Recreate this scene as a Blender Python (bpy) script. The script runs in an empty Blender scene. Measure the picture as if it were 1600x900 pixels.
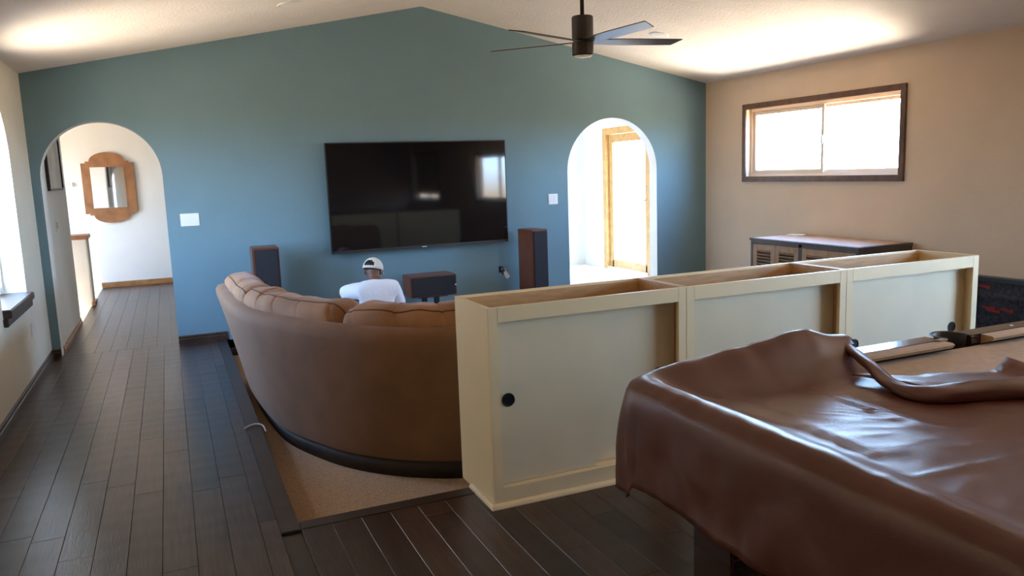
import bpy, bmesh, math, random
from mathutils import Vector, Matrix, noise
from mathutils.geometry import tessellate_polygon
random.seed(7)
PI = math.pi
S = bpy.context.scene
C = S.collection

# ------------------------------------------------------------------ camera
YAW, PITCH, ROLL, F = math.radians(23.377), math.radians(8.451), math.radians(-2.021), 1225.3
fw = Vector((math.sin(YAW)*math.cos(PITCH), math.cos(YAW)*math.cos(PITCH), -math.sin(PITCH)))
r0 = Vector((math.cos(YAW), -math.sin(YAW), 0)); u0 = r0.cross(fw)
rr = r0*math.cos(ROLL) + u0*math.sin(ROLL); uu = -r0*math.sin(ROLL) + u0*math.cos(ROLL)
cd = bpy.data.cameras.new('camera'); cam = bpy.data.objects.new('camera', cd); C.objects.link(cam)
cd.sensor_width = 36; cd.lens = F*36/1600; cd.clip_start = 0.05
cam.matrix_world = Matrix(((rr.x, uu.x, -fw.x, 0), (rr.y, uu.y, -fw.y, 0), (rr.z, uu.z, -fw.z, 1.5), (0, 0, 0, 1)))
S.camera = cam

# ------------------------------------------------------------------ view
S.view_settings.view_transform = 'Standard'; S.view_settings.look = 'None'
S.view_settings.gamma = 1; S.view_settings.use_curve_mapping = False
S.view_settings.exposure = 1.25
S.cycles.max_bounces = 10; S.cycles.diffuse_bounces = 6; S.cycles.glossy_bounces = 4
S.cycles.sample_clamp_indirect = 8.0
S.cycles.use_denoising = True

# ------------------------------------------------------------------ world: hazy blue sky above, sunlit ground below the horizon
SKY = 20.0
w = bpy.data.worlds.new('sky'); S.world = w; w.use_nodes = True
nt = w.node_tree; nt.nodes.clear()
wo = nt.nodes.new('ShaderNodeOutputWorld'); bg = nt.nodes.new('ShaderNodeBackground')
tc = nt.nodes.new('ShaderNodeTexCoord'); sx = nt.nodes.new('ShaderNodeSeparateXYZ'); cr = nt.nodes.new('ShaderNodeValToRGB')
mp = nt.nodes.new('ShaderNodeMapRange'); mp.inputs[1].default_value = -1; mp.inputs[2].default_value = 1
e = cr.color_ramp.elements
e[0].position = 0.0; e[0].color = (.30, .23, .15, 1)
e[1].position = 1.0; e[1].color = (.22, .45, 1.0, 1)
for pos, col in ((.485, (.34, .27, .19, 1)), (.505, (.52, .75, 1.0, 1)), (.62, (.34, .60, 1.0, 1))):
    k = e.new(pos); k.color = col
nt.links.new(tc.outputs['Generated'], sx.inputs[0]); nt.links.new(sx.outputs[2], mp.inputs[0])
nt.links.new(mp.outputs[0], cr.inputs[0]); nt.links.new(cr.outputs[0], bg.inputs[0]); nt.links.new(bg.outputs[0], wo.inputs[0])
bg.inputs[1].default_value = SKY

def area(name, loc, normal, sx_, sy_, power=0, color=(1, 1, 1), portal=False, spread=180):
    l = bpy.data.lights.new(name, 'AREA'); l.shape = 'RECTANGLE'; l.size = sx_; l.size_y = sy_
    l.energy = power; l.color = color; l.spread = math.radians(spread)
    if portal: l.cycles.is_portal = True
    o = bpy.data.objects.new(name, l); C.objects.link(o)
    z = -Vector(normal).normalized(); up = Vector((0, 0, 1)) if abs(z.z) < .9 else Vector((0, 1, 0))
    x = up.cross(z).normalized(); y = z.cross(x)
    o.matrix_world = Matrix(((x.x, y.x, z.x, loc[0]), (x.y, y.y, z.y, loc[1]), (x.z, y.z, z.z, loc[2]), (0, 0, 0, 1)))
    return o

XL, XR, YW, ZE, XA, ZA = -1.057, 6.052, 7.916, 2.465, 2.53, 3.182
YB = -4.8; WT = .15           # rear wall, wall thickness
PX, PXR, PY, PZ = .403, 4.0, 3.404, -.17     # sunken pit
# daylight openings (portals guide the sky light through the window openings, seen and added)
area('portal_right', (XR+WT+.02, 6.15, 1.715), (-1, 0, 0), 2.1, .85, portal=True)
area('portal_near', (XR+WT+.02, 1.08, 1.39), (-1, 0, 0), 2.2, .96, portal=True)
area('portal_left', (XL-.24, 6.5, 1.47), (1, 0, 0), 1.0, 1.6, portal=True)
area('portal_left_near', (XL-.24, 2.75, 1.47), (1, 0, 0), 1.0, 1.6, portal=True)
area('portal_door', (XR+WT+.02, 9.72, 1.02), (-1, 0, 0), 1.2, 2.1, portal=True)
area('portal_stair', (-3.62, 11.6, 1.4), (1, 0, 0), 1.5, 1.5, portal=True)
# area lamps standing in for light bounced off sunlit ground outside
area('bounce_lamp_right', (7.25, 6.1, .1), (-.25, 0, 1), 2.6, 1.1, power=380, color=(1, .90, .74))
area('fill_lamp_near', (7.25, 1.1, .1), (-.25, 0, 1), 2.6, 1.1, power=420, color=(1, .86, .66))  # added lamp, warms the ceiling and the faces turned to the rear
area('bounce_lamp_left', (-2.35, 6.6, .05), (.3, 0, 1), 1.6, 1.1, power=85, color=(1, .93, .80))

# ------------------------------------------------------------------ materials
MATS = {}
def mat(name, col, rough=.6, var=.08, vscale=6, bump=0., bscale=60, metal=0., spec=.5, stretch=(1, 1, 1), sheen=0., coat=0.,
        emit=None, objrand=0., detail=4):
    m = bpy.data.materials.new(name); m.use_nodes = True; t = m.node_tree; b = t.nodes['Principled BSDF']
    N, L = t.nodes.new, t.links.new
    tcn = N('ShaderNodeTexCoord'); mpn = N('ShaderNodeMapping'); mpn.inputs['Scale'].default_value = stretch
    L(tcn.outputs['Object'], mpn.inputs[0])
    nz = N('ShaderNodeTexNoise'); nz.inputs['Scale'].default_value = vscale; nz.inputs['Detail'].default_value = detail
    L(mpn.outputs[0], nz.inputs['Vector'])
    ramp = N('ShaderNodeValToRGB'); c = Vector(col)
    ramp.color_ramp.elements[0].position = .3; ramp.color_ramp.elements[1].position = .7
    ramp.color_ramp.elements[0].color = (*[max(0, x*(1-var)) for x in c], 1)
    ramp.color_ramp.elements[1].color = (*[min(1, x*(1+var)) for x in c], 1)
    L(nz.outputs['Fac'], ramp.inputs[0]); out = ramp.outputs[0]
    if objrand:
        oi = N('ShaderNodeObjectInfo'); mr = N('ShaderNodeMapRange')
        mr.inputs[3].default_value = 1-objrand; mr.inputs[4].default_value = 1+objrand
        L(oi.outputs['Random'], mr.inputs[0])
        hs = N('ShaderNodeHueSaturation'); L(mr.outputs[0], hs.inputs['Value']); L(out, hs.inputs['Color']); out = hs.outputs[0]
        ad = N('ShaderNodeVectorMath'); ad.operation = 'ADD'; L(tcn.outputs['Object'], ad.inputs[0])
        sc = N('ShaderNodeMath'); sc.operation = 'MULTIPLY'; sc.inputs[1].default_value = 37; L(oi.outputs['Random'], sc.inputs[0])
        L(sc.outputs[0], ad.inputs[1]); L(ad.outputs[0], mpn.inputs[0])
    L(out, b.inputs['Base Color'])
    b.inputs['Roughness'].default_value = rough; b.inputs['Metallic'].default_value = metal
    b.inputs['Specular IOR Level'].default_value = spec
    b.inputs['Sheen Weight'].default_value = sheen; b.inputs['Sheen Roughness'].default_value = .35
    b.inputs['Coat Weight'].default_value = coat
    if bump:
        n2 = N('ShaderNodeTexNoise'); n2.inputs['Scale'].default_value = bscale; n2.inputs['Detail'].default_value = 3
        L(mpn.outputs[0], n2.inputs['Vector']); bp = N('ShaderNodeBump'); bp.inputs['Strength'].default_value = bump
        bp.inputs['Distance'].default_value = .01; L(n2.outputs['Fac'], bp.inputs['Height']); L(bp.outputs[0], b.inputs['Normal'])
    if emit:
        b.inputs['Emission Color'].default_value = (*emit[:3], 1); b.inputs['Emission Strength'].default_value = emit[3]
    MATS[name] = m
    return m
def glass(name, tint=(1, 1, 1), gl=.08):
    m = bpy.data.materials.new(name); m.use_nodes = True; t = m.node_tree; t.nodes.clear()
    o = t.nodes.new('ShaderNodeOutputMaterial'); mx = t.nodes.new('ShaderNodeMixShader'); tr = t.nodes.new('ShaderNodeBsdfTransparent')
    g = t.nodes.new('ShaderNodeBsdfGlossy'); g.inputs['Roughness'].default_value = .02; tr.inputs[0].default_value = (*tint, 1)
    lw = t.nodes.new('ShaderNodeLayerWeight'); lw.inputs[0].default_value = .5
    pw_ = t.nodes.new('ShaderNodeMath'); pw_.operation = 'POWER'; pw_.inputs[1].default_value = 4
    fr = t.nodes.new('ShaderNodeMath'); fr.operation = 'MULTIPLY_ADD'; fr.inputs[1].default_value = .6; fr.inputs[2].default_value = .03
    t.links.new(lw.outputs['Facing'], pw_.inputs[0]); t.links.new(pw_.outputs[0], fr.inputs[0])
    t.links.new(fr.outputs[0], mx.inputs[0]); t.links.new(tr.outputs[0], mx.inputs[1]); t.links.new(g.outputs[0], mx.inputs[2])
    t.links.new(mx.outputs[0], o.inputs[0]); MATS[name] = m
    return m
mat('teal', (.150, .245, .285), .75, .03, 3, bump=.25, bscale=90)
mat('beige', (.60, .45, .32), .8, .03, 3, bump=.3, bscale=90)
mat('cream_wall', (.72, .68, .58), .8, .03, 3, bump=.25, bscale=90)
mat('white_wall', (.82, .81, .77), .8, .02, 3, bump=.2, bscale=90)
mat('ceiling', (.80, .725, .655), .85, .03, 4, bump=.6, bscale=45)
mat('plank', (.040, .022, .016), .28, .45, 7, bump=.10, bscale=24, stretch=(9, .45, 4), objrand=.5, spec=.5)
mat('subfloor', (.035, .024, .020), .5, .2, 6)
mat('nosing', (.030, .018, .014), .45, .3, 9, stretch=(1, 1, 1))
mat('dark_wood', (.050, .026, .017), .38, .35, 14, bump=.1, bscale=30)
mat('window_wood', (.115, .058, .034), .4, .3, 16, bump=.1, bscale=40)
mat('orange_wood', (.36, .17, .06), .42, .2, 12, bump=.08, bscale=30)
mat('door_wood', (.62, .36, .12), .42, .15, 12, bump=.05, bscale=30)
mat('carpet', (.60, .385, .225), .95, .28, 120, bump=1.0, bscale=260, sheen=.2, detail=2)
mat('pale_tile', (.75, .72, .66), .5, .05, 3)
mat('cabinet_paint', (.80, .62, .36), .42, .02, 5, bump=.05, bscale=60)
mat('cabinet_raw', (.50, .30, .135), .55, .15, 8, stretch=(1, 8, 8))
mat('door_panel', (.72, .60, .40), .42, .03, 5, bump=.03, bscale=60)
mat('velvet_piping', (.10, .045, .02), .8, .1, 20)
mat('plinth', (.030, .016, .010), .7, .2, 20)
mat('black_plastic', (.012, .012, .013), .35, .1, 8)
mat('black_cloth', (.014, .013, .017), .85, .15, 90, bump=.3, bscale=400)
mat('screen', (.004, .004, .005), .045, .0, 4, spec=.5)
mat('speaker_veneer', (.14, .045, .022), .35, .3, 12, bump=.05, stretch=(8, 8, 1))
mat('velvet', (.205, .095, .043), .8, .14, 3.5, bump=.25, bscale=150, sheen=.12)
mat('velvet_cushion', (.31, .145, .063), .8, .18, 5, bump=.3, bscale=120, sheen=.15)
mat('vinyl', (.115, .035, .022), .33, .10, 5, bump=.12, bscale=320, spec=.55)
mat('felt', (.42, .27, .15), .9, .08, 30, bump=.1, bscale=300)
mat('rail_wood', (.045, .020, .014), .18, .3, 10, coat=.4, stretch=(1, 8, 8))
mat('leather', (.015, .010, .008), .5, .2, 20, bump=.2, bscale=80)
mat('bronze', (.040, .030, .026), .42, .1, 10, metal=.3)
mat('blade', (.060, .048, .044), .35, .12, 8, coat=.2)
mat('lens', (.85, .82, .78), .4, .02, 5)
mat('white_plastic', (.80, .79, .76), .4, .02, 5)
mat('vinyl_frame', (.62, .50, .38), .45, .03, 5)
mat('skin', (.17, .075, .045), .55, .08, 20)
mat('shirt', (.78, .79, .84), .85, .03, 10, bump=.3, bscale=25)
mat('denim', (.05, .06, .09), .85, .1, 20)
mat('cap', (.70, .64, .54), .85, .05, 20, bump=.1, bscale=200)
mat('hair', (.012, .010, .009), .8, .2, 50)
mat('louver_wood', (.36, .205, .105), .5, .2, 14, stretch=(4, 4, 1))
mat('grey_wood', (.085, .060, .050), .5, .2, 12)
mat('top_wood', (.42, .265, .165), .5, .25, 9, stretch=(6, 1, 1))
mat('copper_wood', (.33, .150, .062), .4, .25, 7, bump=.1)
mat('ember', (.02, .01, .01), .8, .2, 20, emit=(1, .10, .04, .10))
mat('ash', (.36, .34, .34), .9, .5, 40, bump=.6, bscale=60)
mat('cord', (.55, .52, .48), .5, .05, 20)
mat('metal', (.55, .53, .50), .3, .05, 10, metal=1)
mat('picture', (.62, .60, .55), .5, .25, 3)
mat('shade', (.55, .38, .22), .9, .1, 20)
mm = mat('mirror', (.9, .9, .9), .03, 0, 5, metal=1)
glass('glass'); glass('dark_glass', (.55, .57, .60)); glass('sheer', (.34, .23, .115))

# scraped, hand-worn boards: add cross ripples to the plank bump
t = MATS['plank'].node_tree
wv = t.nodes.new('ShaderNodeTexWave'); wv.bands_direction = 'Y'; wv.inputs['Scale'].default_value = 1.7; wv.inputs['Distortion'].default_value = 5
wv.inputs['Detail'].default_value = 2
oc = [n for n in t.nodes if n.type == 'TEX_COORD'][0]; t.links.new(oc.outputs['Object'], wv.inputs['Vector'])
b1 = [n for n in t.nodes if n.type == 'BUMP'][0]; b2 = t.nodes.new('ShaderNodeBump'); b2.inputs['Strength'].default_value = .06; b2.inputs['Distance'].default_value = .01
t.links.new(wv.outputs['Fac'], b2.inputs['Height']); t.links.new(b1.outputs[0], b2.inputs['Normal'])
t.links.new(b2.outputs[0], t.nodes['Principled BSDF'].inputs['Normal'])

# ------------------------------------------------------------------ helpers
def obj(name, bm, m, parent=None, smooth=False, bevel=0, mats=None):
    if bevel:
        bmesh.ops.bevel(bm, geom=[x for x in bm.edges], offset=bevel, segments=2, affect='EDGES', clamp_overlap=True)
    bmesh.ops.recalc_face_normals(bm, faces=bm.faces[:])
    me = bpy.data.meshes.new(name); bm.to_mesh(me); bm.free()
    for x in (mats or [m]): me.materials.append(MATS[x])
    if smooth:
        for p in me.polygons: p.use_smooth = True
    o = bpy.data.objects.new(name, me); C.objects.link(o)
    if parent is not None: adopt(o, parent)
    return o
def adopt(o, parent):
    o.parent = parent
    M = Matrix.Identity(4); q = parent
    while q is not None: M = Matrix.LocRotScale(q.location, q.rotation_euler, q.scale) @ (q.matrix_parent_inverse if False else Matrix.Identity(4)) @ M if q.type == 'EMPTY' else M; q = q.parent
    o.matrix_parent_inverse = M.inverted() if parent.type == 'EMPTY' else Matrix.Identity(4)
def thing(name, label, cat, loc=(0, 0, 0), group=None):
    o = bpy.data.objects.new(name, None); C.objects.link(o); o.location = loc; o.empty_display_size = .1
    return tag(o, label, cat, group)
def tag(o, label, cat, group=None):
    o['label'] = label; o['category'] = cat
    if group: o['group'] = group
    return o
def struct(o, label=None):
    o['kind'] = 'structure'
    if label: o['label'] = label
    return o
def box(x0, x1, y0, y1, z0, z1, bm=None, M=None):
    bm = bm or bmesh.new()
    vs = [bm.verts.new((x, y, z)) for x in (x0, x1) for y in (y0, y1) for z in (z0, z1)]
    for f in ((0, 1, 3, 2), (4, 6, 7, 5), (0, 4, 5, 1), (2, 3, 7, 6), (0, 2, 6, 4), (1, 5, 7, 3)):
        bm.faces.new([vs[i] for i in f])
    if M is not None: bmesh.ops.transform(bm, matrix=M, verts=vs)
    return bm
def prism(pts, lo, hi, axis, bm=None):
    """closed outline pts (a,b) extruded along axis between lo and hi: x->(y,z)  y->(x,z)  z->(x,y)"""
    bm = bm or bmesh.new()
    def P(a, b, c): return {'x': (c, a, b), 'y': (a, c, b), 'z': (a, b, c)}[axis]
    A = [bm.verts.new(P(a, b, lo)) for a, b in pts]; B = [bm.verts.new(P(a, b, hi)) for a, b in pts]
    n = len(pts)
    tris = tessellate_polygon([[Vector((a, b, 0)) for a, b in pts]]) if n > 4 else [tuple(range(n))]
    f1 = [bm.faces.new([A[i] for i in t_]) for t_ in tris]; f2 = [bm.faces.new([B[i] for i in t_[::-1]]) for t_ in tris]; side = []
    for i in range(n): side.append(bm.faces.new((A[i], B[i], B[(i+1) % n], A[(i+1) % n])))
    return bm, f1, f2, side
def tri(bm): bmesh.ops.triangulate(bm, faces=[f for f in bm.faces if len(f.verts) > 4]); return bm
def cyl(p, q, r, n=20, r2=None, bm=None):
    bm = bm or bmesh.new(); p, q = Vector(p), Vector(q); d = q-p; r2 = r if r2 is None else r2
    M = Matrix.Translation((p+q)/2) @ d.to_track_quat('Z', 'Y').to_matrix().to_4x4()
    bmesh.ops.create_cone(bm, cap_ends=True, segments=n, radius1=r, radius2=r2, depth=d.length, matrix=M)
    return bm
def tube(pts, r, n=8, bm=None):
    bm = bm or bmesh.new(); pts = [Vector(p) for p in pts]; rings = []
    for i, p in enumerate(pts):
        d = (pts[min(i+1, len(pts)-1)]-pts[max(i-1, 0)]).normalized()
        a = d.orthogonal().normalized() if i == 0 else (a - d*a.dot(d)).normalized()
        b = d.cross(a); rings.append([bm.verts.new(p+(a*math.cos(2*PI*k/n)+b*math.sin(2*PI*k/n))*r) for k in range(n)])
    for i in range(len(rings)-1):
        for k in range(n): bm.faces.new((rings[i][k], rings[i][(k+1) % n], rings[i+1][(k+1) % n], rings[i+1][k]))
    bm.faces.new(rings[0][::-1]); bm.faces.new(rings[-1])
    return bm
def wall_cells(plane, lo, hi, us, zs, holes):
    """slab between lo..hi along plane axis ('x' or 'y'), spanning us x zs, with rectangular holes"""
    U = sorted({us[0], us[1], *[h[0] for h in holes], *[h[1] for h in holes]}); Z = sorted({zs[0], zs[1], *[h[2] for h in holes], *[h[3] for h in holes]})
    solid = {}
    for i in range(len(U)-1):
        for j in range(len(Z)-1):
            cu, cz = (U[i]+U[i+1])/2, (Z[j]+Z[j+1])/2
            solid[i, j] = not any(h[0] < cu < h[1] and h[2] < cz < h[3] for h in holes)
    bm = bmesh.new()
    def P(u, z, c): return (c, u, z) if plane == 'x' else (u, c, z)
    def quad(*p): bm.faces.new([bm.verts.new(q) for q in p])
    for (i, j), s in solid.items():
        if not s: continue
        a, b, c, d = U[i], U[i+1], Z[j], Z[j+1]
        quad(P(a, c, lo), P(b, c, lo), P(b, d, lo), P(a, d, lo)); quad(P(a, c, hi), P(a, d, hi), P(b, d, hi), P(b, c, hi))
        if not solid.get((i-1, j)): quad(P(a, c, lo), P(a, d, lo), P(a, d, hi), P(a, c, hi))
        if not solid.get((i+1, j)): quad(P(b, c, lo), P(b, c, hi), P(b, d, hi), P(b, d, lo))
        if not solid.get((i, j-1)): quad(P(a, c, lo), P(a, c, hi), P(b, c, hi), P(b, c, lo))
        if not solid.get((i, j+1)): quad(P(a, d, lo), P(b, d, lo), P(b, d, hi), P(a, d, hi))
    bmesh.ops.remove_doubles(bm, verts=bm.verts[:], dist=1e-5)
    return bm
def arc(cx, cz, r, a0, a1, n): return [(cx+r*math.cos(a0+(a1-a0)*i/n), cz+r*math.sin(a0+(a1-a0)*i/n)) for i in range(n+1)]
def catmull(P, n):
    out = []
    for i in range(len(P)-1):
        p0, p1, p2, p3 = P[max(i-1, 0)], P[i], P[i+1], P[min(i+2, len(P)-1)]
        for k in range(n):
            t = k/n
            out.append(tuple(.5*((2*b)+(c-a)*t+(2*a-5*b+4*c-d)*t*t+(-a+3*b-3*c+d)*t**3) for a, b, c, d in zip(p0, p1, p2, p3)))
    out.append(tuple(P[-1])); return out

# ------------------------------------------------------------------ the shell of the room
# accent wall with two arched openings
A0, A1, AZ = -.986, -.018, 1.578; B0, B1, BZ = 4.152, 5.34, 1.472
pts = [(XL, -.2), (A0, -.2)] + arc((A0+A1)/2, AZ, (A1-A0)/2, PI, 0, 28) + [(A1, -.2), (B0, -.2)] + \
      arc((B0+B1)/2, BZ, (B1-B0)/2, PI, 0, 32) + [(B1, -.2), (XR, -.2), (XR, ZE), (XA, ZA), (XL, ZE)]
bm, f1, f2, side = prism(pts, YW, YW+WT, 'y')
for f in f2+side: f.material_index = 1
struct(obj('wall_front', tri(bm), None, mats=['teal', 'white_wall']), 'teal accent wall with a gabled top and two arched openings')
# left wall with arched window
LY, LR, LZ, LS = 6.5, .5, 1.70, .70
bm = bmesh.new()
LY2 = 2.75      # unseen twin of the arched window, added for light from the left
prism([(LY, -.2), (YW+WT, -.2), (YW+WT, ZE), (LY, ZE)] + arc(LY, LZ, LR, PI/2, 0, 18) + [(LY+LR, LS), (LY, LS)], XL-.22, XL, 'x', bm)
prism([(LY2, -.2), (LY, -.2), (LY, LS), (LY-LR, LS)] + arc(LY, LZ, LR, PI, PI/2, 18) + [(LY, ZE), (LY2, ZE)] + arc(LY2, LZ, LR, PI/2, 0, 18) + [(LY2+LR, LS), (LY2, LS)], XL-.22, XL, 'x', bm)
prism([(LY2, -.2), (LY2, LS), (LY2-LR, LS)] + arc(LY2, LZ, LR, PI, PI/2, 18) + [(LY2, ZE), (YB, ZE), (YB, -.2)], XL-.22, XL, 'x', bm)
struct(obj('wall_left', tri(bm), 'cream_wall'))
# right wall: small high window, near window, shaded window at the back, glazed door of the next room
W1 = (5.13, 7.18, 1.345, 2.095); W2 = (.0, 2.15, .92, 1.86); W3 = (-4.6, -2.6, .85, 2.0); D1 = (9.16, 10.30, 0, 2.02)
struct(obj('wall_right', wall_cells('x', XR, XR+WT, (YB, YW+WT), (-.2, ZE+.02), [W1, W2, W3]), 'beige'))
struct(obj('wall_study_right', wall_cells('x', XR, XR+WT, (YW+WT, 11.15), (-.2, 2.6), [D1]), 'white_wall'))
bm, *_ = prism([(XL, -.2), (XR, -.2), (XR, ZE), (XA, ZA), (XL, ZE)], YB-WT, YB, 'y')
struct(obj('wall_rear', bm, 'beige'))
# ceilings
T = .12
bm, *_ = prism([(XL-.22, ZE-(.22)*(ZA-ZE)/(XA-XL)), (XA, ZA), (XA, ZA+T), (XL-.22, ZE+T)], YB-WT, YW+WT, 'y')
struct(obj('ceiling_left', bm, 'ceiling'))
bm, *_ = prism([(XA, ZA), (XR+WT, ZE-WT*(ZA-ZE)/(XR-XA)), (XR+WT, ZE+T), (XA, ZA+T)], YB-WT, YW+WT, 'y')
struct(obj('ceiling_right', bm, 'ceiling'))
# hallway and stairwell beyond the left arch, small room beyond the right arch
struct(obj('wall_hallway_left', box(-1.14, -.99, YW+WT, 9.72, -.2, 2.6), 'white_wall'))
struct(obj('wall_stairwell_near', box(-3.6, -1.14, 9.57, 9.72, -1.5, 2.6), 'white_wall'))
struct(obj('wall_hallway_far', box(-3.6, 3.6, 13.04, 13.19, -1.5, 2.6), 'white_wall'))
struct(obj('wall_stairwell_left', wall_cells('x', -3.6, -3.45, (9.57, 13.04), (-1.5, 2.6), [(10.9, 12.3, .7, 2.1)]), 'white_wall'))
struct(obj('wall_hallway_right', box(3.6, 3.75, YW+WT, 13.19, -.2, 2.6), 'white_wall'))
struct(obj('wall_study_far', box(3.75, XR, 11.0, 11.15, -.2, 2.6), 'white_wall'))
struct(obj('ceiling_hallway', box(-3.75, 3.75, YW+WT, 13.19, 2.6, 2.72), 'white_wall'))
struct(obj('ceiling_study', box(3.75, XR+WT, YW+WT, 11.15, 2.6, 2.72), 'white_wall'))
# floors
def floor_piece(name, *b, m='subfloor'): return struct(obj(name, box(*b), m))
floor = floor_piece('floor', XL, PX, YB, YW, -.2, -.013)
floor_front = floor_piece('floor_front', PX, XR, YB, PY, -.2, -.013)
floor_right = floor_piece('floor_right', PXR, XR, PY, YW, -.2, -.013)
floor_hall = floor_piece('floor_hallway', -1.0, 3.6, YW, 13.04, -.2, -.013)
floor_piece('floor_study', 3.75, XR, YW, 11.0, -.2, 0, m='pale_tile')
floor_piece('floor_stairwell', -3.45, -1.0, 9.72, 13.04, -1.5, -1.4, m='carpet')
struct(obj('floor_carpet', box(PX, PXR, PY, YW, -.3, PZ), 'carpet'), 'tan carpet of the sunken sitting area')
# boards
def lay(parent, x0, x1, y0, y1, start):
    x = x0; col = start
    while x < x1-.01:
        xe = min(x+.13, x1); rnd = random.Random(col*17+3); y = y0-rnd.random()*1.6; col += 1
        while y < y1:
            ye = y+rnd.choice((.9, 1.2, 1.5, 1.8, 1.8))
            a, b = max(y, y0), min(ye, y1)
            if b-a > .02:
                bmx = box(x+.0006, xe-.0006, a+.0006, b-.0006, -.013, 0)
                top = [e_ for e_ in bmx.edges if all(v.co.z > -.001 for v in e_.verts)]
                bmesh.ops.bevel(bmx, geom=top, offset=.0013, segments=1, affect='EDGES')
                obj('plank', bmx, 'plank', parent)
            y = ye
        x = xe
lay(floor, XL, PX-.085, 2.2, YW, 0)
lay(floor_front, PX-.085+.085, 3.55, 1.7, PY-.085, 40)
lay(floor_right, PXR, XR, PY, YW, 120)
lay(floor_hall, -.99, .72, YW, 13.04, 80)
# pit nosing
n1 = box(PX-.085, PX, PY-.085, YW-.001, -.013, .002); struct(obj('trim_1', n1, 'nosing', bevel=.004), 'dark wooden nosing along the edge of the sunken floor')
n2 = box(PX+.001, PXR+.085, PY-.085, PY, -.013, .002); struct(obj('trim_2', n2, 'nosing', bevel=.004))
# baseboards: dark wood, two-step profile
def baseboard(name, p, q, nrm, z=0, m='dark_wood', h=.075):
    (x0, y0), (x1, y1) = p, q; nx, ny = nrm
    bm = bmesh.new(); prof = [(0, 0), (.016, 0), (.016, h*.55), (.010, h*.62), (.010, h*.9), (.005, h), (0, h)]
    A = [bm.verts.new((x0+nx*d, y0+ny*d, z+k)) for d, k in prof]; B = [bm.verts.new((x1+nx*d, y1+ny*d, z+k)) for d, k in prof]
    for i in range(len(prof)): bm.faces.new((A[i], B[i], B[(i+1) % 7], A[(i+1) % 7]))
    bm.faces.new(A); bm.faces.new(B[::-1])
    return struct(obj(name, bm, m))
baseboard('baseboard_left', (XL, YB), (XL, YW-.018), (1, 0))
baseboard('baseboard_front', (A1+.001, YW), (PX-.003, YW), (0, -1))
baseboard('baseboard_corner', (XL+.0, YW), (A0-.001, YW), (0, -1))
baseboard('baseboard_pit', (PX+.002, YW), (B0-.2, YW), (0, -1), z=PZ)
bmb = box(PX-.004, PX+.012, YW-.016, YW, PZ+.075, .075); struct(obj('baseboard_step', bmb, 'dark_wood'))
baseboard('baseboard_right', (XR, PY), (XR, YW-.02), (-1, 0))
baseboard('baseboard_hallway_far', (-1.0, 13.04), (3.6, 13.04), (0, -1), m='orange_wood', h=.075)
baseboard('baseboard_hallway_left', (-.99, YW+WT+.01), (-.99, 9.72), (1, 0), m='orange_wood', h=.07)

# ------------------------------------------------------------------ windows
def picture_frame(x0, x1, y0, y1, z0, z1, wd, name, m, parent, axis='x', bevel=.004):
    """four mitred-looking bars round a rectangle; returns list"""
    if axis == 'x':
        bars = [(x0, x1, y0, y1, z1-wd, z1), (x0, x1, y0, y1, z0, z0+wd), (x0, x1, y0, y0+wd, z0+wd, z1-wd), (x0, x1, y1-wd, y1, z0+wd, z1-wd)]
    else:
        bars = [(x0, x1, y0, y1, z1-wd, z1), (x0, x1, y0, y1, z0, z0+wd), (x0, x0+wd, y0, y1, z0+wd, z1-wd), (x1-wd, x1, y0, y1, z0+wd, z1-wd)]
    return [obj(name, box(*b), m, parent, bevel=bevel) for b in bars]
def sliding_window(name, W, casing=True, wood='window_wood', shade=False):
    y0, y1, z0, z1 = W
    win = struct(obj(name, box(XR+.095, XR+.10, y0+.004, y0+.008, z0, z0+.004), 'vinyl_frame'))
    if casing: picture_frame(XR-.022, XR-.0005, y0-.055, y1+.055, z0-.055, z1+.055, .06, 'casing', wood, win)
    picture_frame(XR+.055, XR+.13, y0, y1, z0, z1, .035, 'frame', 'vinyl_frame', win)
    ym = (y0+y1)/2-.03
    picture_frame(XR+.07, XR+.095, ym-.02, y1-.035, z0+.035, z1-.035, .038, 'sash', 'vinyl_frame', win)
    picture_frame(XR+.10, XR+.125, y0+.035, ym+.03, z0+.035, z1-.035, .03, 'sash', 'vinyl_frame', win)
    obj('pane', box(XR+.080, XR+.084, ym+.01, y1-.07, z0+.07, z1-.07), 'glass', win)
    obj('pane', box(XR+.110, XR+.114, y0+.06, ym+.005, z0+.06, z1-.06), 'glass', win)
    if shade:
        obj('roller_shade', box(XR+.03, XR+.035, y0+.02, y1-.02, z0+.15, z1), 'shade', win)
    else: obj('latch', box(XR+.058, XR+.07, ym-.012, ym+.012, (z0+z1)/2-.05, (z0+z1)/2+.03), 'metal', win, bevel=.003)
    return win
sliding_window('window_1', W1); sliding_window('window_2', W2); sliding_window('window_3', W3, shade=True)
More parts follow.
